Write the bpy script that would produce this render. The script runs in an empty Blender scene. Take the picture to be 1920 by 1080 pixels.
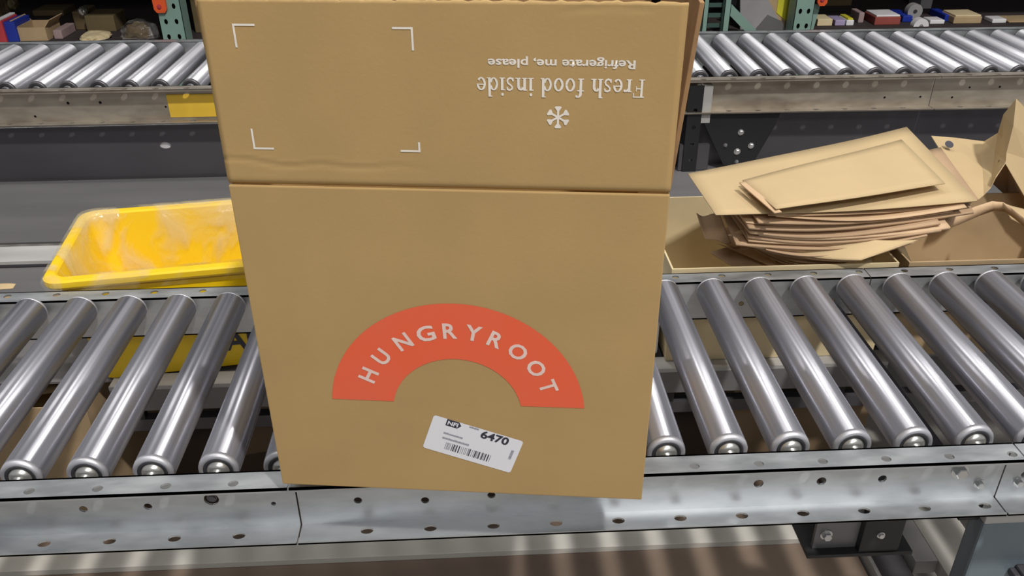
import bpy, bmesh, math, random
from mathutils import Vector, Matrix
random.seed(7)
PI = math.pi
C = bpy.context.scene.collection

# ------------------------------------------------------------------ camera
F_PX = 1607.4
CAM = Vector((0.5404, -0.7881, 0.6623)); PIT, YAW, ROL = 0.5175, 0.0464, -0.0062
FWD = Vector((math.sin(YAW)*math.cos(PIT), math.cos(YAW)*math.cos(PIT), -math.sin(PIT)))
_r = Vector((math.cos(YAW), -math.sin(YAW), 0)); _u = _r.cross(FWD)
RIGHT = _r*math.cos(ROL) + _u*math.sin(ROL); UP = -_r*math.sin(ROL) + _u*math.cos(ROL)
cd = bpy.data.cameras.new('camera'); co = bpy.data.objects.new('camera', cd); C.objects.link(co)
cd.sensor_width = 36; cd.lens = F_PX/1920*36; cd.clip_start = 0.02
co.matrix_world = Matrix(((RIGHT.x, UP.x, -FWD.x, CAM.x), (RIGHT.y, UP.y, -FWD.y, CAM.y), (RIGHT.z, UP.z, -FWD.z, CAM.z), (0, 0, 0, 1)))
bpy.context.scene.camera = co

# ------------------------------------------------------------------ world, lights, exposure
w = bpy.data.worlds.new('world'); bpy.context.scene.world = w; w.use_nodes = True
w.node_tree.nodes['Background'].inputs[0].default_value = (0.92, 0.95, 1.0, 1)
w.node_tree.nodes['Background'].inputs[1].default_value = 0.25
vs = bpy.context.scene.view_settings
vs.view_transform = 'Standard'; vs.look = 'None'; vs.gamma = 1; vs.use_curve_mapping = False; vs.exposure = -0.20

def lamp(loc, target, sx, sy, power, col=(1, .97, .92)):
    d = bpy.data.lights.new('ceiling_or_fill_lamp', 'AREA'); d.shape = 'RECTANGLE'; d.size = sx; d.size_y = sy; d.energy = power; d.color = col
    o = bpy.data.objects.new('ceiling_or_fill_lamp', d); C.objects.link(o); o.location = loc
    o.rotation_euler = (Vector(target)-Vector(loc)).to_track_quat('-Z', 'Y').to_euler()
    return o
lamp((2.1, -2.3, 5.0), (.55, .2, 0), .2, .3, 330)              # the lamp whose shadow of the box falls on the near rail
for x in (-2.6, 0.35, 3.3):                                      # rows of bay lamps further down the hall
    lamp((x, .9, 4.8), (x*.5+.3, .6, 0), .18, 1.8, 62)
lamp((.9, -4.9, 4.2), (.5, .1, 0), 2.4, .8, 85)                # added soft fill behind the viewer, brightens box front and near rail

# ------------------------------------------------------------------ materials
def mat(name, col, rough=.5, metal=0.0, var=None, vscale=(1, 1, 1), vamt=.15, nscale=6, bump=0, bscale=80, rvar=0, coat=0, spec=.5, detail=4):
    m = bpy.data.materials.new(name); m.use_nodes = True; nt = m.node_tree; b = nt.nodes['Principled BSDF']
    b.inputs['Base Color'].default_value = (*col, 1); b.inputs['Roughness'].default_value = rough; b.inputs['Metallic'].default_value = metal
    b.inputs['Coat Weight'].default_value = coat; b.inputs['Specular IOR Level'].default_value = spec
    tc = nt.nodes.new('ShaderNodeTexCoord'); mp = nt.nodes.new('ShaderNodeMapping'); mp.inputs['Scale'].default_value = vscale
    nt.links.new(tc.outputs['Object'], mp.inputs[0])
    n = nt.nodes.new('ShaderNodeTexNoise'); n.inputs['Scale'].default_value = nscale; n.inputs['Detail'].default_value = detail
    nt.links.new(mp.outputs[0], n.inputs['Vector'])
    c2 = var if var else tuple(c*(1-vamt) for c in col); c1 = col if var else tuple(min(1, c*(1+vamt)) for c in col)
    cr = nt.nodes.new('ShaderNodeValToRGB'); cr.color_ramp.elements[0].position = .35; cr.color_ramp.elements[1].position = .65
    cr.color_ramp.elements[0].color = (*c2, 1); cr.color_ramp.elements[1].color = (*c1, 1)
    nt.links.new(n.outputs['Fac'], cr.inputs[0]); nt.links.new(cr.outputs[0], b.inputs['Base Color'])
    if rvar:
        mr = nt.nodes.new('ShaderNodeMapRange'); mr.inputs[1].default_value = .3; mr.inputs[2].default_value = .7
        mr.inputs[3].default_value = rough-rvar; mr.inputs[4].default_value = rough+rvar
        nt.links.new(n.outputs['Fac'], mr.inputs[0]); nt.links.new(mr.outputs[0], b.inputs['Roughness'])
    if bump:
        n2 = nt.nodes.new('ShaderNodeTexNoise'); n2.inputs['Scale'].default_value = bscale; n2.inputs['Detail'].default_value = 3
        nt.links.new(mp.outputs[0], n2.inputs['Vector'])
        bp = nt.nodes.new('ShaderNodeBump'); bp.inputs['Strength'].default_value = bump; bp.inputs['Distance'].default_value = .002
        nt.links.new(n2.outputs['Fac'], bp.inputs['Height']); nt.links.new(bp.outputs[0], b.inputs['Normal'])
    return m
M = dict(
    roller=mat('zinc_roller', (.46, .46, .51), .34, .74, var=(.34, .34, .38), vscale=(80, .35, 80), nscale=1.2, rvar=.04, detail=2),
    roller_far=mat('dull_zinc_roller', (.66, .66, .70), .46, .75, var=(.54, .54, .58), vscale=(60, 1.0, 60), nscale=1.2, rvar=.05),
    roller_rim=mat('frosted_roller_rim', (.56, .56, .60), .5, .7),
    rail=mat('galvanised_rail', (.58, .60, .62), .42, .8, var=(.44, .46, .48), vscale=(3, 9, 9), nscale=5, rvar=.08),
    rail_far=mat('dull_rail', (.50, .45, .38), .45, .7, var=(.38, .33, .27), vscale=(3, 9, 9), nscale=4, rvar=.08),
    hub=mat('bright_hub', (.75, .74, .70), .3, .9),
    dark=mat('dark_bearing', (.03, .03, .035), .6),
    bolt=mat('zinc_bolt', (.6, .6, .6), .3, .9),
    black=mat('black_painted_steel', (.018, .018, .02), .45, .2),
    steel_dark=mat('dark_grey_steel', (.10, .095, .105), .42, .5, vscale=(1, 3, 3), nscale=2),
    steel_mid=mat('mid_grey_steel', (.20, .195, .20), .45, .4, vscale=(.6, 3, 3), nscale=2),
    steel_light=mat('light_grey_steel', (.42, .41, .40), .5, .1, vscale=(1, 4, 4), nscale=3),
    deck=mat('brown_deck', (.19, .14, .105), .6, 0, var=(.14, .10, .075), nscale=3, bump=.2),
    strip=mat('pale_steel_strip', (.62, .60, .55), .5, .1, var=(.52, .50, .46), nscale=4),
    floor=mat('concrete', (.30, .28, .26), .8, 0, nscale=2, bump=.3),
    wall=mat('dark_wall', (.07, .07, .08), .8),
    card=mat('carton_board', (.46, .305, .130), .72, 0, var=(.425, .28, .118), nscale=9, bump=.05, bscale=250, spec=.25, detail=8),
    card_in=mat('shaded_flap_board', (.30, .17, .075), .8, 0, nscale=40),  # dark corrugated edge tone, plus flap shade put into the colour
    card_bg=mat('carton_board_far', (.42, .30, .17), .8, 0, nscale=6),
    kraft=mat('kraft_paper', (.52, .39, .22), .7, 0, var=(.48, .36, .205), nscale=7, bump=.15, bscale=160, spec=.2),
    kraft_b=mat('kraft_paper_brown', (.60, .42, .26), .75, 0, var=(.52, .36, .22), nscale=9, bump=.15, bscale=160, spec=.2),
    kraft_e=mat('kraft_paper_shaded', (.47, .32, .20), .75, 0, var=(.40, .27, .165), nscale=9, bump=.15, bscale=160, spec=.2),  # darker kraft, shading between the piled sheets is put into the colour
    kraft_f=mat('kraft_paper_mid', (.54, .38, .24), .75, 0, nscale=9, spec=.2),
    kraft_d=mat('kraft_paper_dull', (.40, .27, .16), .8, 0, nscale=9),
    cream=mat('pale_board', (.66, .54, .33), .75, 0, nscale=5),
    ink_white=mat('white_ink', (.80, .74, .66), .6, 0, nscale=60, vamt=.05),
    ink_red=mat('coral_ink', (.83, .12, .045), .55, 0, var=(.80, .13, .06), nscale=14),
    ink_pink=mat('pale_letter_ink', (.80, .60, .54), .6, 0, nscale=60, vamt=.04),
    label=mat('white_label', (.78, .78, .83), .45, 0, nscale=3, vamt=.02),
    ink_black=mat('black_ink', (.025, .025, .04), .5),
    ink_grey=mat('grey_ink', (.25, .25, .30), .6),
    yellow=mat('yellow_plastic', (.88, .59, .006), .38, 0, var=(.86, .565, .006), nscale=3),
    yellow_tape=mat('yellow_sticker', (.80, .52, .05), .4),
    teal=mat('teal_painted_steel', (.24, .37, .32), .5, 0, var=(.21, .33, .28), nscale=8),
    teal_d=mat('dark_teal_steel', (.05, .10, .085), .6, 0, nscale=8),
    orange=mat('orange_painted_steel', (.75, .10, .02), .5),
    white=mat('white_plastic', (.75, .74, .76), .5),
    blue=mat('blue_plastic', (.01, .03, .30), .5), maroon=mat('maroon_board', (.28, .06, .05), .7),
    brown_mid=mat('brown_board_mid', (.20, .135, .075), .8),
    brown=mat('brown_board', (.11, .075, .035), .8), olive=mat('olive_board', (.12, .09, .04), .8),
    pink=mat('mauve_board', (.33, .24, .24), .7), purple=mat('lilac_board', (.36, .30, .48), .6),
    greybox=mat('grey_plastic', (.30, .29, .30), .6), lime=mat('yellow_green_label', (.60, .56, .04), .5),
    bluegrey=mat('blue_grey_enamel', (.17, .215, .25), .45, 0, nscale=2), red=mat('red_board', (.45, .04, .05), .6),
    shelf=mat('shaded_shelf_board', (.035, .025, .025), .85),  # near-black board, the rack's deep shade is put into the colour
)
def brushed(m):    # drawn tube: fine grain that spreads highlights along the roller
    nt = m.node_tree; b = nt.nodes['Principled BSDF']; t = nt.nodes.new('ShaderNodeTangent'); t.direction_type = 'RADIAL'; t.axis = 'Y'
    nt.links.new(t.outputs[0], b.inputs['Tangent']); b.inputs['Anisotropic'].default_value = .90; b.inputs['Anisotropic Rotation'].default_value = ANROT
ANROT = .25
brushed(M['roller']); brushed(M['roller_far'])
def clear_film(name, haze, col):
    m = bpy.data.materials.new(name); m.use_nodes = True; nt = m.node_tree; out = nt.nodes['Material Output']; b = nt.nodes['Principled BSDF']
    b.inputs['Base Color'].default_value = (*col, 1); b.inputs['Roughness'].default_value = .16
    t = nt.nodes.new('ShaderNodeBsdfTransparent'); mx = nt.nodes.new('ShaderNodeMixShader')
    tc = nt.nodes.new('ShaderNodeTexCoord'); n = nt.nodes.new('ShaderNodeTexNoise'); n.inputs['Scale'].default_value = 9; n.inputs['Detail'].default_value = 4; n.inputs['Distortion'].default_value = 1.2
    mr = nt.nodes.new('ShaderNodeMapRange'); mr.inputs[1].default_value = .44; mr.inputs[2].default_value = .58; mr.inputs[3].default_value = haze*.1; mr.inputs[4].default_value = haze*1.5
    nt.links.new(tc.outputs['Object'], n.inputs['Vector']); nt.links.new(n.outputs['Fac'], mr.inputs[0]); nt.links.new(mr.outputs[0], mx.inputs[0])
    nt.links.new(t.outputs[0], mx.inputs[1]); nt.links.new(b.outputs[0], mx.inputs[2]); nt.links.new(mx.outputs[0], out.inputs[0])
    bp = nt.nodes.new('ShaderNodeBump'); bp.inputs['Strength'].default_value = .9; bp.inputs['Distance'].default_value = .01
    nt.links.new(n.outputs['Fac'], bp.inputs['Height']); nt.links.new(bp.outputs[0], b.inputs['Normal'])
    return m
M['film'] = clear_film('clear_liner_film', .26, (.72, .64, .44))
M['film_grey'] = clear_film('clear_bag_film', .5, (.55, .52, .5))

# ------------------------------------------------------------------ helpers
def at_z(u, v, z):      # measured photo point on a level plane at height z
    d = FWD + RIGHT*((u-960)/F_PX) - UP*((v-540)/F_PX); return CAM + d*((z-CAM.z)/d.z)
def at_y(u, v, y):      # measured photo point on an upright plane at depth y
    d = FWD + RIGHT*((u-960)/F_PX) - UP*((v-540)/F_PX); return CAM + d*((y-CAM.y)/d.y)
def obj(name, bm, m, parent=None, smooth=False):
    bmesh.ops.recalc_face_normals(bm, faces=bm.faces[:])
    me = bpy.data.meshes.new(name); bm.to_mesh(me); bm.free()
    if smooth:
        for p in me.polygons: p.use_smooth = True
    me.materials.append(M[m] if isinstance(m, str) else m)
    o = bpy.data.objects.new(name, me); C.objects.link(o)
    if parent: o.parent = parent
    return o
def raw(name, verts, faces, m, parent=None):
    me = bpy.data.meshes.new(name); me.from_pydata([tuple(v) for v in verts], [], faces); me.update()
    me.materials.append(M[m]); o = bpy.data.objects.new(name, me); C.objects.link(o)
    if parent: o.parent = parent
    return o
def tag(o, label, cat, group=None):
    o['label'] = label; o['category'] = cat
    if group: o['group'] = group
    return o
def thing(name, label, cat, loc=(0, 0, 0), rz=0, group=None):
    o = bpy.data.objects.new(name, None); C.objects.link(o); o.location = loc; o.rotation_euler = (0, 0, rz); o.empty_display_size = .05
    return tag(o, label, cat, group)
def box(bm, x0, x1, y0, y1, z0, z1, mx=None, bev=0):
    t = bmesh.new(); bmesh.ops.create_cube(t, size=1)
    for v in t.verts: v.co = Vector((x0+(v.co.x+.5)*(x1-x0), y0+(v.co.y+.5)*(y1-y0), z0+(v.co.z+.5)*(z1-z0)))
    if bev: bmesh.ops.bevel(t, geom=t.edges[:], offset=bev, segments=2, affect='EDGES', profile=.6)
    if mx: bmesh.ops.transform(t, matrix=mx, verts=t.verts[:])
    me = bpy.data.meshes.new('t'); t.to_mesh(me); t.free(); bm.from_mesh(me); bpy.data.meshes.remove(me)
def boxo(name, x0, x1, y0, y1, z0, z1, m, parent=None, bev=.0006, mx=None):
    b = bmesh.new(); box(b, x0, x1, y0, y1, z0, z1, mx, bev); return obj(name, b, m, parent)
def lathe(bm, prof, seg=32, axis='Y', mx=None):    # prof: (r, t)
    rings = []
    for r, t in prof:
        ring = []
        for k in range(seg):
            a = 2*PI*k/seg; p = Vector((r*math.cos(a), t, r*math.sin(a))) if axis == 'Y' else Vector((r*math.cos(a), r*math.sin(a), t))
            if mx: p = mx @ p
            ring.append(bm.verts.new(p))
        rings.append(ring)
    for a, b in zip(rings, rings[1:]):
        for k in range(seg): bm.faces.new((a[k], a[(k+1) % seg], b[(k+1) % seg], b[k]))
    bm.faces.new(rings[0]); bm.faces.new(rings[-1])
def plate(bm, l0, l1, w0, w1, holes, th, mp, n=12):
    """punched strip: holes = (l, w, r, stretch); mp maps (l, w, t) to a point; one hole per cell"""
    holes = sorted(holes); cuts = [l0]
    for a, b in zip(holes, holes[1:]): cuts.append((a[0]+b[0])/2)
    cuts.append(l1)
    if not holes: cuts = [l0, l1]
    def quad(side, pts):
        return [bm.verts.new(mp(p[0], p[1], side)) for p in pts]
    for i in range(len(cuts)-1):
        a, b = cuts[i], cuts[i+1]
        if not holes:
            for s in (0, th): bm.faces.new(quad(s, [(a, w0), (b, w0), (b, w1), (a, w1)]))
            continue
        hl, hw, r, st = holes[i]; arc = [(hl+st*r*math.cos(2*PI*k/n), hw+r*math.sin(2*PI*k/n)) for k in range(n)]
        lay = []
        for s in (0, th):
            av = quad(s, arc); rv = quad(s, [(b, hw), (b, w1), (hl, w1), (a, w1), (a, hw), (a, w0), (hl, w0), (b, w0)]); lay.append(av)
            q = n//4
            for j in range(4):
                arcs = [av[(j*q+k) % n] for k in range(q+1)]
                bm.faces.new(arcs[::-1] + [rv[2*j], rv[2*j+1], rv[(2*j+2) % 8]])
        for k in range(n): bm.faces.new((lay[0][k], lay[0][(k+1) % n], lay[1][(k+1) % n], lay[1][k]))
    def band(p, q):
        bm.faces.new([bm.verts.new(mp(*t)) for t in ((p[0], p[1], 0), (q[0], q[1], 0), (q[0], q[1], th), (p[0], p[1], th))])
    band((l0, w0), (l1, w0)); band((l0, w1), (l1, w1)); band((l0, w0), (l0, w1)); band((l1, w0), (l1, w1))
def patch(name, grid, m, parent=None, th=.0012, smooth=True, sub=1):
    """thin sheet through a grid of points, with a little thickness"""
    bm = bmesh.new(); V = [[bm.verts.new(p) for p in row] for row in grid]
    for i in range(len(V)-1):
        for j in range(len(V[0])-1): bm.faces.new((V[i][j], V[i][j+1], V[i+1][j+1], V[i+1][j]))
    o = obj(name, bm, m, parent, smooth)
    s = o.modifiers.new('thick', 'SOLIDIFY'); s.thickness = th; s.offset = 0
    if sub:     # flat-cornered smoothing of the sheet before it gets its thickness
        s2 = o.modifiers.new('sub', 'SUBSURF'); s2.levels = sub; s2.render_levels = sub; s2.boundary_smooth = 'PRESERVE_CORNERS'; o.modifiers.move(1, 0)
    return o
def text_mesh(s, x0, x1, z0, z1, m, name, parent, y=-.0006, bold=0, rot=0, mirror=False, mxf=None):
    """built-in font text fitted into a rectangle on the x/z plane, facing -y"""
    c = bpy.data.curves.new('t', 'FONT'); c.body = s; c.offset = bold; c.resolution_u = 3
    o = bpy.data.objects.new('t', c); C.objects.link(o); dg = bpy.context.evaluated_depsgraph_get(); dg.update()
    me = bpy.data.meshes.new_from_object(o.evaluated_get(dg)); bpy.data.objects.remove(o); bpy.data.curves.remove(c)
    xs = [v.co.x for v in me.vertices]; ys = [v.co.y for v in me.vertices]
    ax, bx, ay, by = min(xs), max(xs), min(ys), max(ys); cx, cz = (x0+x1)/2, (z0+z1)/2
    for v in me.vertices:
        px = ((v.co.x-ax)/(bx-ax)-.5)*(x1-x0); pz = ((v.co.y-ay)/(by-ay)-.5)*(z1-z0)
        qx = px*math.cos(rot)-pz*math.sin(rot); qz = px*math.sin(rot)+pz*math.cos(rot)
        v.co = Vector((cx+qx, y, cz+qz))
        if mxf: v.co = mxf @ v.co
    me.materials.append(M[m]); me.name = name
    t = bpy.data.objects.new(name, me); C.objects.link(t); t.parent = parent
    return t
def flat_polys(name, polys, m, parent, y=-.0006):
    vs_, fs = [], []
    for p in polys:
        k = len(vs_); vs_ += [(a, y-len(fs)*4e-6, b) for a, b in p]; fs.append(tuple(range(k, k+len(p))))
    return raw(name, vs_, fs, m, parent)
def struct(o): o['kind'] = 'structure'; return o
def hexbolt(name, loc, r, h, m, parent, axis='Y-'):
    bm = bmesh.new(); mx = Matrix.Translation(Vector(loc)) @ (Matrix.Rotation(PI/2, 4, 'X') if axis == 'Y-' else Matrix.Identity(4))
    lathe(bm, [(r*1.35, 0), (r*1.35, h*.2), (r*.01, h*.2)], 20, 'Z', mx); lathe(bm, [(r, h*.2), (r, h*.9), (r*.85, h)], 6, 'Z', mx)
    return obj(name, bm, m, parent)

# ------------------------------------------------------------------ setting
struct(boxo('floor', -6, 8, -3, 7, -.95, -.85, 'floor'))
struct(boxo('wall_back', -6, 8, 6.9, 7, -.85, 5, 'wall'))

# ------------------------------------------------------------------ roller conveyors
P = .0762
tube_prof = [(.0165, .0015), (.0195, .0), (.0222, .0008), (.0236, .003), (.0240, .006)]
def roller_meshes(L):
    bm = bmesh.new(); pr = [(.0240, .007), (.0240, L-.007)]
    lathe(bm, pr, 40); tube = bm
    rims = []
    for flip in (0, 1):
        b = bmesh.new(); q = [(.0160, .0035), (.0175, .0012), (.0195, .0), (.0222, .0008), (.0236, .003), (.02402, .0072)]
        if flip: q = [(r, L-t) for r, t in q]
        lathe(b, q, 36); rims.append(b)
    hubs = []
    for flip in (0, 1):
        b = bmesh.new(); q = [(.0135, .004), (.0135, .0005), (.0105, -.0025), (.0075, -.004), (.0062, -.004), (.0055, -.012)]
        if flip: q = [(r, L-t) for r, t in q]
        lathe(b, q, 24); hubs.append(b)
    rings = []
    for flip in (0, 1):
        b = bmesh.new(); q = [(.0178, .0030), (.0178, .0010), (.0140, .0010), (.0140, .0030)]
        if flip: q = [(r, L-t) for r, t in q]
        lathe(b, q, 30); rings.append(b)
    out = []
    for nm, b, m in (('roller', tube, 'roller'), ('end_rim', rims[0], 'roller_rim'), ('end_rim', rims[1], 'roller_rim'), ('bearing_seal', rings[0], 'dark'),
                     ('bearing_seal', rings[1], 'dark'), ('hub', hubs[0], 'hub'), ('hub', hubs[1], 'hub')):
        o = obj(nm, b, m, None, True); out.append(o)
        if nm == 'roller':
            for p in o.data.polygons:
                if len(p.vertices) > 4: p.use_smooth = False
    for o in out[1:]: o.parent = out[0]
    return out
def rail(name, x0, x1, yw, sgn, ztop, m, parent, rollers_x, H=.088, W=.033, webholes=(), lowholes=None, fr_=.0052):
    """C-channel: web at yw, flanges pointing sgn; the punched flanges and web are real holes"""
    th = .0025; bm = bmesh.new()
    fl = [(x, .0205, fr_, 1.15) for x in rollers_x if x0+.01 < x < x1-.01]
    plate(bm, x0, x1, 0, W, fl, th, lambda l, w_, t: Vector((l, yw+sgn*w_, ztop-t)))
    lw = [(x, .017, .0052, 1.5) for x in (lowholes if lowholes is not None else rollers_x) if x0+.01 < x < x1-.01]
    plate(bm, x0, x1, 0, W, lw, th, lambda l, w_, t: Vector((l, yw+sgn*w_, ztop-H+t)))
    wh = [(x, z, r, 1.0) for x, z, r in webholes if x0+.02 < x < x1-.02]
    plate(bm, x0, x1, ztop-H, ztop, wh, th, lambda l, w_, t: Vector((l, yw+sgn*t, w_)))
    # turned lips
    box(bm, x0, x1, *sorted((yw+sgn*(W-.0025), yw+sgn*W)), ztop-.005, ztop)
    box(bm, x0, x1, *sorted((yw+sgn*(W-.0025), yw+sgn*W)), ztop-H, ztop-H+.004)
    return obj(name, bm, m, parent)
def conveyor(label, loc, rz, idx, x0, x1, L, proto, m, webh, farwebh, hasend=True):
    t = thing('roller_conveyor', label, 'conveyor', loc, rz, None)
    xs = [i*P for i in range(idx[0]-2, idx[1]+3)]
    hx = [x+.026 for x in xs]
    rail('side_rail', x0, x1, -.0105, -1, -.016, m, t, hx, webholes=webh, lowholes=[x+.018 for x in xs])
    rail('side_rail', x0, x1, L+.0105, 1, -.016, m, t, hx, H=.070, webholes=farwebh)
    for i in range(idx[0], idx[1]+1):
        if proto.get('used'):
            c = proto['o'][0].copy(); C.objects.link(c)
            for ch in proto['o'][1:]:
                d = ch.copy(); C.objects.link(d); d.parent = c
        else:
            c = proto['o'][0]; proto['used'] = True
        c.parent = t; c.location = (i*P, 0, -.024); c.rotation_euler = (0, random.uniform(0, 6.28), 0)
    return t
LN = .3914
near = {'o': roller_meshes(LN)}
fh = [(x, -.058, .0045) for x in [.06+.152*k for k in range(-4, 14)]]
XJ1, XJ2 = .3185, 1.181
cv1 = conveyor('near roller conveyor section left of the brown box, steel rollers over the yellow tote label', (0, 0, 0), 0, (-7, 4), -.56, XJ1-.001, LN, near, 'rail',
               [(-.21, -.066, .005), (-.13, -.066, .005), (.068, -.063, .005), (.143, -.063, .005), (.2185, -.0555, .009), (.29, -.066, .003)], fh)
cv2 = conveyor('near roller conveyor section carrying the brown box and running right of it', (0, 0, 0), 0, (5, 15), XJ1+.001, XJ2-.001, LN, near, 'rail',
               [(.39, -.066, .005), (.47, -.07, .005), (.55, -.066, .005), (.70, -.07, .005), (.876, -.064, .0062), (.954, -.064, .0062), (1.03, -.064, .0055), (1.125, -.056, .008)], fh)
cv3 = conveyor('near roller conveyor section at the right edge, under the crumpled kraft paper', (0, 0, 0), 0, (16, 23), XJ2+.001, 1.82, LN, near, 'rail',
               [(1.21, -.066, .005), (1.29, -.066, .005)], fh)
hexbolt('bolt', (1.125, -.0125, -.056), .008, .008, 'bolt', cv2)
hexbolt('bolt', (.2185, -.0105, -.0555), .0045, .002, 'steel_dark', cv1)
for x in (1.155, 1.205): hexbolt('bolt', (x, -.0125, -.078), .005, .006, 'bolt', cv2 if x < XJ2 else cv3)
for cv, x in ((cv1, XJ1-.012), (cv2, XJ2-.05), (cv3, 1.4)):
    boxo('cross_brace', x-.02, x+.008, -.008, LN+.008, -.084, -.068, 'steel_dark', cv)

L2, Y2, Z2 = .3975, 1.3823, .0577
far = {'o': roller_meshes(L2)}
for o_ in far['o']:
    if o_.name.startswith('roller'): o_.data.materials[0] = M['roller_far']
    elif o_.name.startswith(('hub', 'end_rim')): o_.data.materials[0] = M['steel_dark']
X2 = -.6244
cfar = thing('roller_conveyor', 'far roller conveyor running across behind the tote and kraft papers', 'conveyor', (X2, Y2, Z2), -.0087)
xs = [i*P for i in range(-8, 46)]
def far_rails(x0, x1):
    wb = [(2.24, -.075, .0032), (2.335, -.075, .0032), (2.42, -.078, .0032), (2.46, -.052, .003), (2.54, -.052, .0032), (2.61, -.052, .0036), (2.68, -.052, .0036), (.15, -.052, .004), (.23, -.052, .004), (.06, -.085, .0035), (.39, -.066, .003)]
    rail('side_rail', x0, x1, -.0105, -1, -.013, 'rail_far', cfar, [x for x in xs], webholes=wb, fr_=.0072)
    rail('side_rail', x0, x1, L2+.0105, 1, -.004, 'rail', cfar, [x for x in xs], H=.095)
far_rails(-.72, 2.362); far_rails(2.3635, 3.6)
for k, i in enumerate(range(-8, 46)):
    if k:
        c = far['o'][0].copy(); C.objects.link(c)
        for ch in far['o'][1:]:
            d = ch.copy(); C.objects.link(d); d.parent = c
    else: c = far['o'][0]
    c.parent = cfar; c.location = (i*P, 0, -.024); c.rotation_euler = (0, random.uniform(0, 6.28), 0)
# yellow sticker on the far rail
a, b = at_y(312, 173, Y2-.012), at_y(412, 216, Y2-.012)
so = boxo('yellow_sticker', a.x-X2, b.x-X2, -.0150, -.0131, b.z-.001-Z2, a.z-.004-Z2, 'yellow_tape', cfar, .0004); so['label'] = 'yellow sticker on the far rail'
# guard under the far rail
g = thing('guard_panel', 'dark grey sheet metal guard hanging under the far conveyor rail', 'panel', (0, Y2, 0))
bm = bmesh.new()
plate(bm, -.95, 2.6, -.215, -.062, [(-.2625, -.116, .0095, 1.6)], .003, lambda l, w_, t: Vector((l, .0+t, w_)), 16); obj('guard_sheet', bm, 'steel_dark', g)
boxo('guard_backing', -.95, 2.6, .006, .010, -.215, -.062, 'white', g)
# hanging bracket plate, right
br = thing('bracket_plate', 'black tapered steel bracket plate with bolts hanging under the far rail right of the box', 'bracket', (0, 0, 0))
pl = [at_y(1318, 215, 1.335), at_y(1463, 212, 1.335), at_y(1452, 238, 1.335), at_y(1412, 306, 1.335), at_y(1356, 309, 1.335), at_y(1322, 235, 1.335)]
bm = bmesh.new(); fr = [bm.verts.new(p) for p in pl]; bk = [bm.verts.new(p+Vector((0, .004, 0))) for p in pl]
bm.faces.new(fr); bm.faces.new(bk[::-1])
for k in range(6): bm.faces.new((fr[k], fr[(k+1) % 6], bk[(k+1) % 6], bk[k]))
obj('plate', bm, 'black', br)
for u, v, r in ((1389, 248, .006), (1408, 273, .006), (1382, 284, .0065), (1360, 272, .004), (1381, 303, .004)):
    hexbolt('bolt', at_y(u, v, 1.335), r, .006, 'bolt' if r > .005 else 'steel_mid', br)
# black perforated leg
lg = thing('support_leg', 'black perforated steel leg under the far rail beside the brown box', 'leg', (0, 0, 0))
a, b = at_y(1289, 215, 1.33), at_y(1317, 215, 1.33); bm = bmesh.new()
plate(bm, -.85, .03, a.x, b.x-.002, [(-.80+.045*k, (a.x+b.x)/2, .0055, 1) for k in range(18)], .003, lambda l, w_, t: Vector((w_, 1.33+t, l)))
obj('post', bm, 'black', lg); boxo('foot_bracket', a.x-.01, b.x+.03, 1.335, 1.345, -.13, -.2, 'steel_dark', lg)
boxo('post_side', a.x, a.x+.003, 1.333, 1.37, -.85, .02, 'black', lg)
boxo('gusset', b.x-.004, b.x+.022, 1.333, 1.36, -.07, .028, 'steel_light', lg)
# near frame legs and lower structures
ls = thing('takeaway_shelf', 'grey steel shelf deck between the two conveyors that the yellow tote stands on', 'shelf')
boxo('deck_sheet', -.95, 2.3, 1.005, 1.372, -.208, -.203, 'steel_mid', ls)
boxo('rail_strip', -.95, 2.3, .895, .968, -.203, -.195, 'steel_light', ls)
boxo('rail_side', -.95, 2.3, .895, .9, -.25, -.203, 'steel_dark', ls)
boxo('deck_sheet', -.95, 2.3, .46, .892, -.214, -.209, 'steel_mid', ls)
boxo('front_lip', -.09, 1.26, .425, .462, -.208, -.200, 'steel_light', ls)
boxo('front_apron', -.09, 1.26, .425, .428, -.252, -.208, 'steel_mid', ls)
boxo('lower_rail', -.09, 2.0, .43, .45, -.30, -.275, 'steel_dark', ls)
for k in range(9): boxo('hanger', -.06+.155*k, -.045+.155*k, .43, .445, -.276, -.252, 'black', ls)
for x in (-.9, 2.2): boxo('shelf_leg', x, x+.04, .9, .94, -.85, -.21, 'steel_dark', ls)
for x in (-.9, 2.2): boxo('shelf_leg', x, x+.04, .46, .50, -.85, -.21, 'steel_dark', ls)
ld = thing('lower_deck', 'brown lower deck board under the near conveyor, striped by light through the rollers', 'deck')
boxo('deck_board', -.8, 1.20, -.12, 1.3, -.53, -.505, 'deck', ld)
for x in (-.75, .6, 1.15):
    for y in (-.08, 1.2): boxo('deck_leg', x, x+.04, y, y+.04, -.85, -.53, 'steel_dark', ld)
tag(boxo('steel_strip', -.8, 1.135, .30, .352, -.505, -.493, 'strip'), 'pale steel strip lying along the brown lower deck', 'strip')
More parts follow.
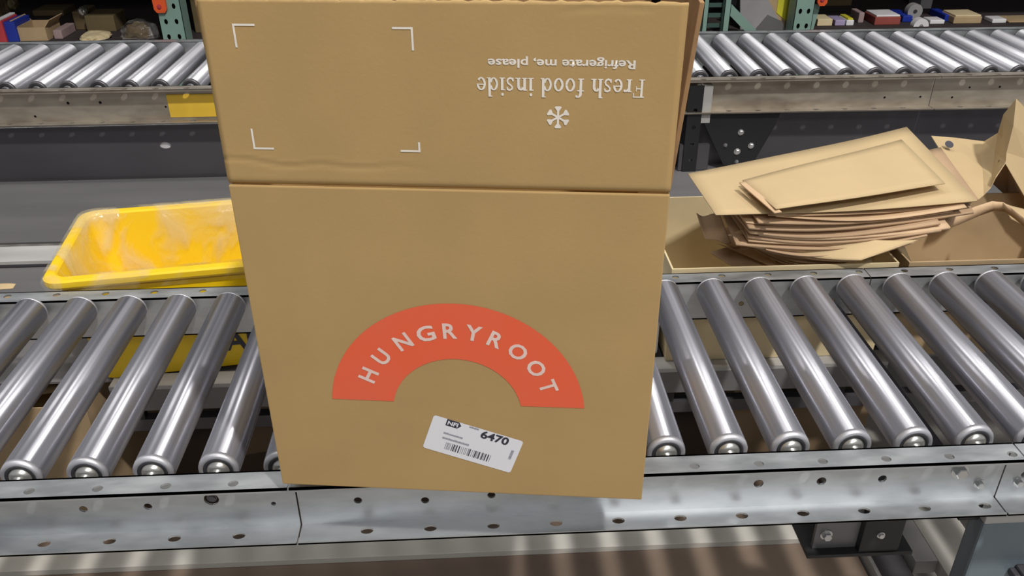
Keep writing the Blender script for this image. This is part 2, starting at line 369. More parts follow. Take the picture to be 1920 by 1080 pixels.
# brackets under near rail at the right
mb = thing('motor_bracket', 'black and grey bracket with a bolt hanging below the near rail at right', 'bracket')
boxo('grey_plate', .985, 1.045, .030, .036, -.226, -.104, 'steel_mid', mb)
boxo('black_block', 1.045, 1.10, .02, .07, -.228, -.104, 'black', mb, .002)
boxo('base_flange', .975, 1.12, .018, .085, -.232, -.226, 'black', mb)
hexbolt('bolt', (1.0, .03, -.200), .0062, .008, 'bolt', mb); hexbolt('bolt', (1.07, .02, -.195), .004, .004, 'bolt', mb)
for (x, wd, z, m, y0, l_) in ((1.205, .007, -.485, 'steel_light', -.1, 'thin pale steel edge strip running back from under the motor bracket'), (1.216, .066, -.51, 'steel_dark', -.1, 'dark grey steel channel between the brown deck and the grey beams'),
        (1.288, .040, -.492, 'steel_light', .236, 'grey steel beam with a square end below the near rail at right'), (1.334, .085, -.50, 'strip', -.1, 'wide pale steel plank below the near rail next to the blue grey box')):
    tag(boxo('frame_beam', x, x+wd, y0, .75, z-.03, z, m, None, .002), l_, 'beam')
jb = thing('junction_box', 'blue grey enamelled control box hanging below the near rail at the lower right corner', 'box')
a = at_y(1846, 980, .03); boxo('case', a.x, a.x+.3, .03, .062, -.5, a.z, 'bluegrey', jb, .004)
boxo('lid_rim', a.x-.002, a.x+.302, .027, .065, a.z, a.z+.012, 'steel_light', jb, .002)
b = at_y(1905, 1068, .03); bm = bmesh.new(); box(bm, b.x-.012, b.x+.03, .012, .03, b.z-.006, b.z+.006, None, .003); box(bm, b.x-.004, b.x+.01, .005, .03, b.z-.014, b.z+.012, None, .003); obj('latch', bm, 'steel_dark', jb)
boxo('mounting_plate', a.x-.030, a.x-.002, .04, .05, -.195, -.104, 'black', jb)

# ------------------------------------------------------------------ the big brown box
BW, BH, BF, BD = .3978, .3600, .1625, .29
bx = thing('cardboard_box', 'large brown cardboard box with coral arch logo standing open on the rollers', 'box', (.317, -.053, .0005), math.atan2(-.047, .395))
T = .004
def panel(name, pts, m, th, parent, normal_in):
    pass
# body: walls and base as one board shell
bm = bmesh.new()
box(bm, 0, BW, 0, T, 0, BH-.0012, None, .0012)
box(bm, 0, T, T, BD-T, 0, BH-.001, None, .001); box(bm, BW-T, BW, T, BD-T, 0, BH-.001, None, .001)
box(bm, 0, BW, BD-T, BD, 0, BH-.001, None, .001); box(bm, T, BW-T, T, BD-T, 0, T)
obj('body', bm, 'card', bx)
# front flap: gridded so that the crushed crease above the fold is real relief
bm = bmesh.new(); NX, NZ = 80, 60; rows = []
for j in range(NZ+1):
    z = BH + BF*j/NZ; row = []
    for i in range(NX+1):
        s = BW*i/NX; y = .0006
        if j == 0: y = .0035
        elif j == 1: y = .0012
        cz = .3855-.0055*min(1, s/.06)+.0012*math.sin(s*90); amp = max(0, 1-(s/.19)**4) if s < .19 else 0
        y -= .0006*amp*math.exp(-((z-cz-.002)/.0016)**2) - .0010*amp*math.exp(-((z-cz)/.0020)**2)
        if s > .27: y += .0006*math.exp(-((z-(BH+BF-.006+.002*math.sin(s*60)))/.0015)**2)*(1 if .30 < s < .37 else 0)
        zz = z
        if j == NZ: zz += .0006*math.sin(s*300)+.0005*math.sin(s*720)
        row.append(bm.verts.new((s+(.0012 if i == 0 else (.001 if i == NX else 0))*(j/NZ), y, zz)))
    rows.append(row)
for j in range(NZ):
    for i in range(NX): bm.faces.new((rows[j][i], rows[j][i+1], rows[j+1][i+1], rows[j+1][i]))
ff = obj('front_flap', bm, 'card', bx, True); sm = ff.modifiers.new('thick', 'SOLIDIFY'); sm.thickness = .0036; sm.offset = -1
# make sure thickness grows inwards (towards +y)
if ff.data.polygons[0].normal.y > 0: sm.offset = 1
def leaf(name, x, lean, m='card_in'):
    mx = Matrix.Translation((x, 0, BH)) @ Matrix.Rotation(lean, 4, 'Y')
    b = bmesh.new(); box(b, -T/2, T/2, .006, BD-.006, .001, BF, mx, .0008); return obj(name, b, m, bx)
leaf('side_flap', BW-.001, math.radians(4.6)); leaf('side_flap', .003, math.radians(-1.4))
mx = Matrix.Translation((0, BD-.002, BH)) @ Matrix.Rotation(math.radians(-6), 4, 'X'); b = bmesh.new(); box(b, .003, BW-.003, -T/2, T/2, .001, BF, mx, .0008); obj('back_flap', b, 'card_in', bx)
# printed marks -----------------------------------------------------
yb = -.00035
def lmark(c, h, v, wd=.0018):    # c corner, h/v signed lengths
    x, z = c; p = []
    xs_ = sorted((x, x+h)); zs = sorted((z, z+v)); zr = sorted((z, z+math.copysign(wd, v))); xr = sorted((x, x+math.copysign(wd, h)))
    return [[(xs_[0], zr[0]), (xs_[1], zr[0]), (xs_[1], zr[1]), (xs_[0], zr[1])], [(xr[0], zs[0]), (xr[1], zs[0]), (xr[1], zs[1]), (xr[0], zs[1])]]
yf = .0006-.0004
for c_ in (((.0278, .5030), .019, -.0195), ((.1782, .5017), -.0172, -.0190), ((.0291, .3940), .0185, .0190), ((.1784, .3942), -.0175, .0092)):
    flat_polys('corner_mark', lmark(*c_), 'ink_white', bx, yf)
# coral arch
cx, cz, R1, R0 = .2005, .1100, .1312, .0668
N = 72; a1, a0 = math.asin(.0115/R1), math.asin(.0113/R0); V, Fc = [], []
for k in range(N+1):
    t = k/N; ao = a1+(PI-2*a1)*t; ai = a0+(PI-2*a0)*t
    V += [(cx+R1*math.cos(ao), yb, cz+R1*math.sin(ao)), (cx+R0*math.cos(ai), yb, cz+R0*math.sin(ai))]
    if k: Fc.append((2*k-2, 2*k-1, 2*k+1, 2*k))
raw('arch_logo', V, Fc, 'ink_red', bx)
for ch, ang, wd in zip('HUNGRYROOT', (154.2, 138.4, 121.2, 106.6, 92.6, 79.2, 66.0, 51.4, 36.2, 21.8), (.0135, .0135, .0145, .0165, .0125, .0145, .0125, .0168, .0168, .0135)):
    t = math.radians(ang); r = .1000; px, pz = cx+.0005+r*math.cos(t), cz+r*math.sin(t)
    if ch == 'T':
        ca, sa = math.cos(t-PI/2), math.sin(t-PI/2); tr = lambda a_, b_: (px+a_*ca-b_*sa, pz+a_*sa+b_*ca); h2, w2, k2 = .0089, wd*.56, .0016
        flat_polys('printed_letter', [[tr(-w2, h2-2*k2), tr(-k2, h2-2*k2), tr(-k2, -h2), tr(k2, -h2), tr(k2, h2-2*k2), tr(w2, h2-2*k2), tr(w2, h2), tr(-w2, h2)]], 'ink_pink', bx, yb-.0003); continue
    text_mesh(ch, px-wd*.56, px+wd*.56, pz-.0089, pz+.0089, 'ink_pink', 'printed_letter', bx, yb-.0003, .024, t-PI/2)
# snowflake
pl = []
for k in range(6):
    t = k*PI/3+PI/2; d = (math.cos(t), math.sin(t)); n = (-d[1], d[0]); x0, z0 = .2979, .4279
    q = lambda r, s: (x0+d[0]*r+n[0]*s, z0+d[1]*r+n[1]*s)
    pl.append([q(0, -.0009), q(.0096, -.0009), q(.0096, .0009), q(0, .0009)])
    pl.append([q(.0050, -.0005), q(.0085, -.0030), q(.0096, -.0022), q(.0096, .0022), q(.0085, .0030), q(.0050, .0005)])
flat_polys('snowflake_mark', pl, 'ink_white', bx, yf)
# serif line
def arc(cx, cy, rx, ry, a, b, tw, th, n=14):
    out = []
    for k in range(n):
        t0, t1 = math.radians(a+(b-a)*k/n), math.radians(a+(b-a)*(k+1)/n)
        def p(t, o):
            wv = tw*abs(math.cos(t))+th*abs(math.sin(t)); return (cx+(rx-o*wv)*math.cos(t), cy+(ry-o*wv)*math.sin(t))
        out.append([p(t0, 0), p(t1, 0), p(t1, 1), p(t0, 1)])
    return out
def rc(x0, x1, y0, y1): return [[(x0, y0), (x1, y0), (x1, y1), (x0, y1)]]
def dot(x, y, r): return [[(x+r*math.cos(2*PI*k/10), y+r*math.sin(2*PI*k/10)) for k in range(10)]]
def stroke(pts, wd):
    o = []
    for (x0, y0), (x1, y1) in zip(pts, pts[1:]):
        L = math.hypot(x1-x0, y1-y0) or 1; nx, ny = -(y1-y0)/L*wd/2, (x1-x0)/L*wd/2; ex, ey = (x1-x0)/L*wd*.15, (y1-y0)/L*wd*.15
        o.append([(x0+nx-ex, y0+ny-ey), (x1+nx+ex, y1+ny+ey), (x1-nx+ex, y1-ny+ey), (x0-nx-ex, y0-ny-ey)])
    return o
S, Hh, X, CAPH, ASC = .115, .045, .47, .67, .71
arch = lambda x: arc(x+.02, .30, .17, .17, 0, 150, S, .06)+rc(x+.19-S, x+.19, 0, .31)
G = {'F': (.56, rc(.09, .19, 0, CAPH)+rc(.02, .27, 0, .04)+rc(.02, .50, CAPH-.045, CAPH)+rc(.46, .50, CAPH-.17, CAPH)+rc(.19, .38, .32, .365)+rc(.35, .385, .25, .44)),
     'r': (.39, rc(.07, .07+S, 0, X)+rc(.01, .25, 0, .04)+rc(.01, .08, X-.04, X)+arc(.27, .30, .14, .17, 70, 160, .05, .06)+dot(.315, .42, .052)),
     'e': (.47, arc(.235, .235, .205, .245, 0, 318, .085, .045, 20)+rc(.10, .43, .235, .275)),
     's': (.40, stroke([(.33, .37), (.29, .44), (.20, .455), (.11, .41), (.10, .34), (.18, .265), (.28, .21), (.32, .13), (.28, .05), (.19, .012), (.10, .04), (.06, .12)], .068)+rc(.31, .345, .33, .46)+rc(.045, .075, 0, .14)),
     'h': (.56, rc(.07, .07+S, 0, ASC)+rc(.01, .23, 0, .04)+rc(.01, .08, ASC-.04, ASC)+arch(.265)+rc(.30, .53, 0, .04)),
     'f': (.36, rc(.09, .09+S, 0, .58)+rc(.02, .27, 0, .04)+rc(.01, .30, X-.045, X)+arc(.26, .56, .17, .15, 60, 180, S, .05)+dot(.325, .655, .05)),
     'o': (.51, arc(.25, .235, .215, .245, 0, 360, .09, .045, 26)),
     'd': (.55, arc(.23, .235, .19, .245, 20, 340, .085, .045, 22)+rc(.36, .36+S, 0, ASC)+rc(.30, .37, ASC-.04, ASC)+rc(.44, .53, 0, .04)),
     'i': (.29, rc(.09, .09+S, 0, X)+rc(.02, .26, 0, .04)+rc(.02, .10, X-.04, X)+dot(.135, .62, .06)),
     'n': (.57, rc(.07, .07+S, 0, X)+rc(.01, .23, 0, .04)+rc(.01, .08, X-.04, X)+arch(.265)+rc(.30, .53, 0, .04)),
     ' ': (.27, [])}
tot = sum(G[c][0] for c in 'Fresh food inside'); sc = .1405/tot; zsc = .0163/ASC; pen = 0
for ch in 'Fresh food inside':
    wch, ps = G[ch]
    if ps: flat_polys('printed_letter', [[(.3692-(pen+x)*sc, .4450+(ASC-y)*zsc) for x, y in p] for p in ps], 'ink_white', bx, yf)
    pen += wch
text_mesh('Refrigerate me, please', .2390, .3602, .4695, .4792, 'ink_white', 'printed_line', bx, yf, .022, PI)

# shipping label ------------------------------------------------------
lab = thing('shipping_label', '', 'label'); bpy.data.objects.remove(lab)
LA = math.radians(-18.2); O = Vector((.1757, .1057)); ax_ = Vector((math.cos(LA), math.sin(LA))); ay_ = Vector((math.sin(LA), -math.cos(LA)))
LW, LH = .0985, .0466
def rr(w_, h_, r, n=5):
    o = []
    for cx_, cy_, a_ in ((w_-r, r, -90), (w_-r, h_-r, 0), (r, h_-r, 90), (r, r, 180)):
        for k in range(n+1):
            t = math.radians(a_+90*k/n); o.append((cx_+r*math.cos(t), cy_+r*math.sin(t)))
    return o
def Lp(a_, b_): p = O+ax_*a_+ay_*b_; return (p.x, p.y)
lb = flat_polys('shipping_label', [[Lp(*p) for p in rr(LW, LH, .003)]], 'label', bx, -.0004); lb['label'] = 'tilted white shipping label'
def lrect(x0, x1, y0, y1): return [Lp(x0*LW, y0*LH), Lp(x1*LW, y0*LH), Lp(x1*LW, y1*LH), Lp(x0*LW, y1*LH)]
flat_polys('label_logo', [[Lp(x*LW, y*LH) for x, y in ((.15, .0), (.28, .0), (.315, .09), (.28, .185), (.15, .185))]], 'ink_black', lb, -.0006)
def ltext(s, x0, x1, y0, y1, m, bold, nm, y=-.0007, rot=0):
    c_ = Lp((x0+x1)/2*LW, (y0+y1)/2*LH); w_, h_ = (x1-x0)*LW, (y1-y0)*LH
    text_mesh(s, c_[0]-w_/2, c_[0]+w_/2, c_[1]-h_/2, c_[1]+h_/2, m, nm, lb, y, bold, LA+rot)
ltext('NFI', .165, .28, .035, .15, 'label', .03, 'logo_letters', -.0008)
ltext('6470', .542, .852, .02, .25, 'ink_black', .03, 'label_number')
pl = []
for (xa, xb, yc, hh) in ((.40, .50, .035, .05), (.16, .375, .405, .05), (.165, .46, .545, .05)):    # lines of tiny unreadable print
    x = xa
    while x < xb:
        q = random.uniform(.006, .013); k = random.uniform(.5, 1); pl.append(lrect(x, x+q*.75, yc-hh*k*.5, yc+hh*.5)); x += q
y = .33
while y < .60: q = random.uniform(.012, .022); pl.append(lrect(.915, .945, y, y+q*.7)); y += q
flat_polys('small_print', pl, 'ink_grey', lb, -.0006)
pl = []; x = .225
while x < .735:
    q = random.choice((.004, .004, .008, .012)); pl.append(lrect(x, x+q, .65, .86)); x += q+random.choice((.004, .005, .009, .012, .016))
flat_polys('barcode', pl, 'ink_black', lb, -.0006)

# ------------------------------------------------------------------ yellow tote with clear liner
def rloop(x0, x1, y0, y1, r, z, n=6):
    o = []
    for cx_, cy_, a_ in ((x1-r, y0+r, -90), (x1-r, y1-r, 0), (x0+r, y1-r, 90), (x0+r, y0+r, 180)):
        for k in range(n+1):
            t = math.radians(a_+90*k/n); o.append(Vector((cx_+r*math.cos(t), cy_+r*math.sin(t), z)))
    return o
def loft(bm, loops, cap0=True, cap1=True):
    R = [[bm.verts.new(p) for p in l] for l in loops]
    for a_, b_ in zip(R, R[1:]):
        n = len(a_)
        for k in range(n): bm.faces.new((a_[k], a_[(k+1) % n], b_[(k+1) % n], b_[k]))
    if cap0: bm.faces.new(R[0])
    if cap1: bm.faces.new(R[-1])
    return R
TL_, TD, TH = .56, .285, .195
tote = thing('plastic_tote', 'yellow plastic tote lined with a clear bag, behind the near conveyor at left', 'tote', (-.160, .4390, -.199), math.radians(8.0))
lo = []
def fr(ins, z, r): return rloop(ins, TL_-ins, ins, TD-ins, r, z)
def frb(ins, z, r): return rloop(ins, TL_-ins, min(ins, .010 if z < .01 else ins), TD-ins, r, z)
bm = bmesh.new()
loft(bm, [rloop(.055, TL_-.05, .002, TD-.045, .02, 0), rloop(.017, TL_-.017, .013, TD-.017, .025, TH-.014), fr(.012, TH-.014, .027), fr(.002, TH-.016, .029), fr(.0, TH-.012, .03), fr(.0, TH-.003, .03), fr(.003, TH, .03), fr(.016, TH, .025), fr(.019, TH-.003, .024), rloop(.059, TL_-.054, .02, TD-.049, .018, .004)])
obj('body', bm, 'yellow', tote)
bm = bmesh.new()
def noise(p, s): from mathutils import noise as nn; return nn.noise(Vector(p)*s)
loops = []
prof = [(-.003, TH-.022), (-.0032, TH-.004), (.000, TH+.0022), (.010, TH+.0028), (.020, TH+.001), (.025, TH-.02), (.032, TH-.05), (.038, TH-.08), (.044, TH-.12), (.050, TH-.16), (.058, .012)]
for ins, z in prof:
    l = rloop(ins, TL_-ins, ins, TD-ins, .026, z, 6); d = []
    # resample densely
    n = len(l)
    for k in range(n):
        a_, b_ = l[k], l[(k+1) % n]; m_ = max(1, int((b_-a_).length/.012))
        for q in range(m_): d.append(a_.lerp(b_, q/m_))
    loops.append(d)
n0 = min(len(l) for l in loops)
def resamp(l, n):
    L = [0]
    for k in range(len(l)): L.append(L[-1]+(l[(k+1) % len(l)]-l[k]).length)
    out = []; j = 0
    for q in range(n):
        t = L[-1]*q/n
        while L[j+1] < t: j += 1
        f = (t-L[j])/(L[j+1]-L[j]+1e-9); out.append(l[j].lerp(l[(j+1) % len(l)], f))
    return out
NL = 130; cen = Vector((TL_/2, TD/2, 0)); RL = []
for i, l in enumerate(loops):
    q = []
    for p in resamp(l, NL):
        inward = Vector((cen.x-p.x, (cen.y-p.y)*2, 0)).normalized(); amt = 0 if i < 5 else .014*abs(noise((p.x, p.y, p.z*.6), 22))+.006*abs(noise(p, 60))
        jit = .0008 + (.0015*abs(noise(p, 50)) if i < 5 else 0)
        q.append(p+inward*amt - (inward*jit if i < 2 else Vector()) + Vector((0, 0, jit if 2 <= i < 5 else 0)))
    RL.append(q)
loft(bm, RL, False, True)
ln = obj('bag_liner', bm, 'film', tote, True); ln['label'] = 'clear crinkled plastic liner'
# black lettering on the tote's front wall
text_mesh('AKE', .262, .36, .030, .068, 'ink_black', 'printed_letters', tote, -.0005, .03, 0, mxf=Matrix.Translation((0, .0017, 0)) @ Matrix.Rotation(math.radians(-3.4), 4, 'X'))

# ------------------------------------------------------------------ cartons on the shelf
def carton(name, label, x0, x1, y0, y1, z0, z1, m='card_bg', rz=0, flaps=(), lean=0, cat='box', group=None, th=.003, inner=None, fl=.06):
    t = thing(name, label, cat, ((x0+x1)/2, (y0+y1)/2, z0), rz, group)
    hx, hy, h = (x1-x0)/2, (y1-y0)/2, z1-z0; bm = bmesh.new()
    t_ = th
    loft(bm, [[Vector((s*(hx-lean), q*(hy-lean), 0)) for s, q in ((-1, -1), (1, -1), (1, 1), (-1, 1))], [Vector((s*hx, q*hy, h)) for s, q in ((-1, -1), (1, -1), (1, 1), (-1, 1))],
              [Vector((s*(hx-t_), q*(hy-t_), h)) for s, q in ((-1, -1), (1, -1), (1, 1), (-1, 1))], [Vector((s*(hx-lean-t_), q*(hy-lean-t_), t_)) for s, q in ((-1, -1), (1, -1), (1, 1), (-1, 1))]])
    obj('body', bm, m, t)
    for side, ang in flaps:
        if side in 'lr':
            s = -1 if side == 'l' else 1; mx = Matrix.Translation((s*(hx-.0015), 0, h)) @ Matrix.Rotation(s*ang, 4, 'Y'); b = bmesh.new(); box(b, -.0015, .0015, -hy+.003, hy-.003, .0005, fl, mx)
        else:
            s = -1 if side == 'f' else 1; mx = Matrix.Translation((0, s*(hy-.0015), h)) @ Matrix.Rotation(-s*ang, 4, 'X'); b = bmesh.new(); box(b, -hx+.003, hx-.003, -.0015, .0015, .0005, fl, mx)
        obj('flap', b, m, t)
    return t
carton('paper_tray', 'pale cardboard tray holding the stack of kraft paper sheets', .862, 1.245, .442, .735, -.199, -.012, 'cream', 0, (), .006, 'tray')
carton('cardboard_box', 'open brown cardboard box right of the paper tray, below the crumpled paper', 1.262, 1.66, .442, .715, -.199, -.012, 'card_bg', 0, (('r', 1.0),), 0)
tag(boxo('white_bin', .795, .858, .470, .60, -.199, -.09, 'white', None, .004), 'small white bin half hidden behind the big brown box', 'bin')
carton('cardboard_box', 'brown cardboard box below the left rollers with torn kraft paper in it', -.50, -.135, .42, .70, -.505, -.235, 'card_bg', 0, (('l', .5), ('b', .2)), 0)
for k in range(5):
    a, b = Vector((-.42+.06*k, .47+.02*k, -.27+.012*k)), Vector((.10, .05*(k-2), .02))
    pts = [[a+Vector((i*.07-.0, j*.05+i*.02, .012*math.sin(i*2+k)+.008*math.sin(j*3+k))) for i in range(4)] for j in range(4)]
    tag(patch('kraft_sheet', pts, 'kraft'), 'torn kraft paper piece in the low box under the left rollers', 'paper', 'torn papers in the low box')
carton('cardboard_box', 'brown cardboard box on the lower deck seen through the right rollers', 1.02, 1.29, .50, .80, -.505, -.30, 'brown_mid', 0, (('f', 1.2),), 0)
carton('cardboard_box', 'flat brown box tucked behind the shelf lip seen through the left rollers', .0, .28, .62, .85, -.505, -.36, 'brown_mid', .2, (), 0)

# ------------------------------------------------------------------ kraft paper stack
def sheet(name, q, m, sag=0, wav=.002, th=.0012, n=8, curl=0):
    """q: four corners a(back left) b(front left) c(front right) d(back right)"""
    a_, b_, c_, d_ = q; ph = random.uniform(0, 6); rows_ = []
    for j in range(5):
        t = j/4; row = []
        for i in range(n+1):
            s = i/n; p = (a_.lerp(d_, s)).lerp(b_.lerp(c_, s), t)
            z = -sag*4*s*(1-s)+wav*math.sin(s*7+ph+t*2)+curl*(abs(2*s-1)**3)
            row.append(p+Vector((0, 0, z)))
        rows_.append(row)
    return patch(name, rows_, m, None, th, True, 1)
def zc(pts): return [at_z(*p) for p in pts]
# main pile (top large sheet first)
SG = 'kraft paper sheets stacked in the tray'
top = zc(((1290, 325, .100), (1342, 404, .088), (1832, 378, .072), (1700, 238, .098)))
tag(sheet('kraft_sheet', top, 'kraft', .004, .001, .0014), 'wide pale kraft sheet jutting out to the left, second from top of the pile', 'paper')
up = zc(((1392, 338, .107), (1455, 393, .103), (1772, 345, .092), (1690, 262, .112)))
tag(sheet('kraft_sheet', up, 'kraft', .0, .0008, .0014), 'topmost kraft sheet of the pile, skewed above the wide pale one', 'paper')
hk = zc(((1386, 343, .109), (1396, 341, .111), (1466, 398, .100), (1452, 400, .098)))
tag(sheet('kraft_strip', hk, 'kraft_b', 0, 0, .002), 'narrow folded kraft edge strip at the left end of the topmost sheet', 'paper')
NP = 13; rp = random.Random(5)
for k in range(NP):
    f = (k+1)/NP; dz = -.0055*(k+1)
    bl = Vector((1.00+rp.uniform(-.03, .035)-.01*f, .437+rp.uniform(-.010, .008)+.016*f, .088+dz*.98))
    br_ = Vector((1.385+rp.uniform(-.035, .02)-.16*f*f, .500+rp.uniform(-.012, .012)-.045*f, .074+dz*.74))
    tl_ = bl+Vector((rp.uniform(-.02, .02), .16, .006)); tr_ = br_+Vector((.035+rp.uniform(-.02, .02), .24, .004))
    o = sheet('kraft_sheet', (tl_, bl, br_, tr_), ('kraft_e', 'kraft_b', 'kraft_e', 'kraft_f')[k % 4], .012+.004*f, .0016, rp.choice((.0016, .003, .0042)))
    tag(o, 'brown kraft sheet within the thick middle of the pile, edges facing the camera', 'paper', SG)
# loose lower bundle, bowing down
for k in range(8):
    z_ = -.007*k
    q = zc(((1400+4*k, 424+3*k, .040+z_), (1364+11*k-5*(k % 2), 441+5*k, .028+z_), (1614-7*k, 489+k, .002+z_), (1722-15*k+10*(k % 2), 449+4*k, .030+z_)))
    o = sheet('kraft_sheet', q, ('kraft', 'kraft_e', 'kraft_b', 'kraft_e')[k % 4], .010+.002*k, .0015, .0014)
    tag(o, 'bowed kraft sheet in the loose bundle under the main pile', 'paper', 'kraft sheets in the loose lower bundle')
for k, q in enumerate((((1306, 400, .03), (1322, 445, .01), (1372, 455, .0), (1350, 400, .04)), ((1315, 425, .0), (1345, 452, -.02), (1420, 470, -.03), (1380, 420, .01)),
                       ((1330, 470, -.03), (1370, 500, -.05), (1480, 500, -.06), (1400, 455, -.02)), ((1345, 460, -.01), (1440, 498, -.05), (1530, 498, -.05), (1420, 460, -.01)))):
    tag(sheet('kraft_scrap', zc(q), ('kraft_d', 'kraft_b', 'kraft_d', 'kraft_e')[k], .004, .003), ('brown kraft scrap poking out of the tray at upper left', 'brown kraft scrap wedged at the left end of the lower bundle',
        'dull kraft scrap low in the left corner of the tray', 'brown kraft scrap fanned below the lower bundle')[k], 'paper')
tag(sheet('kraft_sheet', zc(((1640, 466, -.03), (1612, 500, -.06), (1712, 497, -.06), (1696, 462, -.03))), 'cream', 0, .001), 'pale kraft triangle lying in the right corner of the tray', 'paper')
# crumpled big sheet on the right
cp = []
for row, ys_ in ((((1746, 255), (1790, 259), (1845, 266), (1872, 248), (1882, 215), (1905, 186), (1935, 215), (1975, 260), (2040, 250)), (.90, .90, .90, .87, .83, .80, .84, .88, .92)),
                 (((1758, 278), (1800, 283), (1838, 290), (1866, 284), (1880, 262), (1900, 236), (1930, 262), (1970, 300), (2040, 300)), (.83, .83, .83, .81, .77, .72, .78, .82, .86)),
                 (((1772, 304), (1810, 312), (1842, 318), (1862, 312), (1876, 296), (1888, 284), (1922, 300), (1960, 340), (2040, 350)), (.76, .76, .75, .75, .73, .70, .74, .78, .82)),
                 (((1796, 338), (1822, 345), (1843, 346), (1860, 336), (1872, 318), (1886, 302), (1926, 350), (1960, 380), (2040, 400)), (.69, .69, .69, .69, .69, .685, .70, .72, .76)),
                 (((1818, 376), (1832, 378), (1844, 368), (1858, 350), (1868, 330), (1885, 306), (1934, 392), (1962, 420), (2040, 440)), (.63, .64, .65, .66, .66, .67, .67, .67, .70))):
    cp.append([at_y(u, v, y_) for (u, v), y_ in zip(row, ys_)])
cr = patch('crumpled_kraft_paper', cp, 'kraft', None, .0016, False, 0)
for row_ in cr.data.vertices: row_.co.z += .003*math.sin(row_.co.x*90)*math.sin(row_.co.y*70)
tag(cr, 'large crumpled kraft paper rising to a peak at the right edge', 'paper')
hp = at_y(1777, 273, .828); bm = bmesh.new(); lathe(bm, [(.0085, 0), (.0085, .0008)], 20, 'Z', Matrix.Translation(hp+Vector((0, -.004, .004))) @ Matrix.Rotation(math.radians(35), 4, 'X'))
o = obj('black_dot', bm, 'ink_black', cr); o['label'] = 'black round spot'
tag(patch('kraft_band', [[at_z(*p) for p in ((1690, 442, .01), (1790, 405, .02), (1868, 368, .03), (1895, 388, .025), (1935, 420, .02), (2010, 470, .02))],
                         [at_z(*p) for p in ((1700, 452, .0), (1800, 424, .0), (1872, 384, .012), (1900, 408, .008), (1935, 436, .005), (2010, 500, .005))]], 'kraft_b', None, .0016, True, 1),
    'brown kraft paper band folded over the open box at right', 'paper')
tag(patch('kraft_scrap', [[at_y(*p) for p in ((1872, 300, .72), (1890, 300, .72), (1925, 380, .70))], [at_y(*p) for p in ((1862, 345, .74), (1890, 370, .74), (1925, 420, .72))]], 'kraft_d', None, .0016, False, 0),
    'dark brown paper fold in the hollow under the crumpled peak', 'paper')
tag(sheet('kraft_scrap', zc(((1880, 380, .01), (1895, 410, .0), (1945, 440, .0), (1940, 400, .01))), 'kraft', 0, .001), 'pale paper corner at the right edge below the crumpled peak', 'paper')
# small torn paper at far left
tag(sheet('kraft_scrap', zc(((-30, 530, -.05), (-30, 548, -.05), (24, 540, -.05), (30, 533, -.05))), 'kraft', 0, .001), 'small kraft scrap behind the rail at the left edge', 'paper')

# ------------------------------------------------------------------ pallet racking behind
YR = 2.25
rk = thing('pallet_rack', 'teal pallet rack with orange beam ends behind the far conveyor', 'rack', (0, 0, 0))
boxo('shelf_board', -2.2, 3.9, YR+.08, YR+1.1, -.085, -.065, 'shelf', rk)
boxo('shelf_board', -2.2, 3.9, YR-.12, YR+1.1, .36, .38, 'shelf', rk)  # unseen upper shelf, set low and forward to shade the goods
boxo('shade_backing', -2.2, 3.9, YR+1.1, YR+1.12, -.85, 1.2, 'shelf', rk)  # added dark sheet standing in for the shade deep in the rack
def upright(x, wd=.08, y=YR, d=.07, slots=True, z1=1.1):
    bm = bmesh.new(); zz = [-.80+.0508*k for k in range(37)]
    if slots:
        for s in (-1, 1):
            plate(bm, -.85, z1, x+(0 if s > 0 else -wd/2), x+(wd/2 if s > 0 else 0), [(z, x+s*wd*.22, .0062, 1.5) for z in zz], .002, lambda l, w_, t: Vector((w_, y+t, l)))
    else: box(bm, x-wd/2, x+wd/2, y, y+.002, -.85, z1)
    box(bm, x-wd/2, x-wd/2+.002, y, y+d, -.85, z1); box(bm, x+wd/2-.002, x+wd/2, y, y+d, -.85, z1)
    obj('upright', bm, 'teal', rk); boxo('upright_inner', x-wd/2+.003, x+wd/2-.003, y+d*.6, y+d*.6+.003, -.85, z1, 'teal_d', rk)
ux = at_y(321, 40, YR).x; upright(ux, .080); upright(-2.0)
a, b = at_y(291, -60, YR-.01), at_y(314, 24, YR-.01)
def connector(x0, x1, z0, z1):
    bm = bmesh.new(); pts = [(x0, z1), (x1, z1), (x1, z0+.01), (x1-.008, z0), (x0+.012, z0), (x0+.004, z0+.012)]
    f = [bm.verts.new((x, YR-.012, z)) for x, z in pts]; k_ = [bm.verts.new((x, YR-.001, z)) for x, z in pts]; bm.faces.new(f); bm.faces.new(k_)
    for k in range(6): bm.faces.new((f[k], f[(k+1) % 6], k_[(k+1) % 6], k_[k]))
    obj('beam_connector', bm, 'orange', rk); hexbolt('pin', ((x0+x1)/2, YR-.012, z0+.02), .006, .004, 'red', rk)
connector(b.x-.046, b.x, b.z, .3)
xa, xb = at_y(1322, 40, YR).x, at_y(1362, 40, YR).x
upright(xa, .018, YR, .03, False); upright(xb, .022, YR, .03, False)
for k in range(14): boxo('brace', xa, xb, YR+.03, YR+.035, -.15+.035*k, -.135+.035*k, 'teal_d', rk)
ub = at_y(1507, 30, YR).x; upright(ub, .066)
c1, c2 = at_y(1528, 8, YR), at_y(1546, -60, YR); connector(at_y(1528, 8, YR).x, at_y(1548, 8, YR).x, at_y(1530, 10, YR).z, .3)
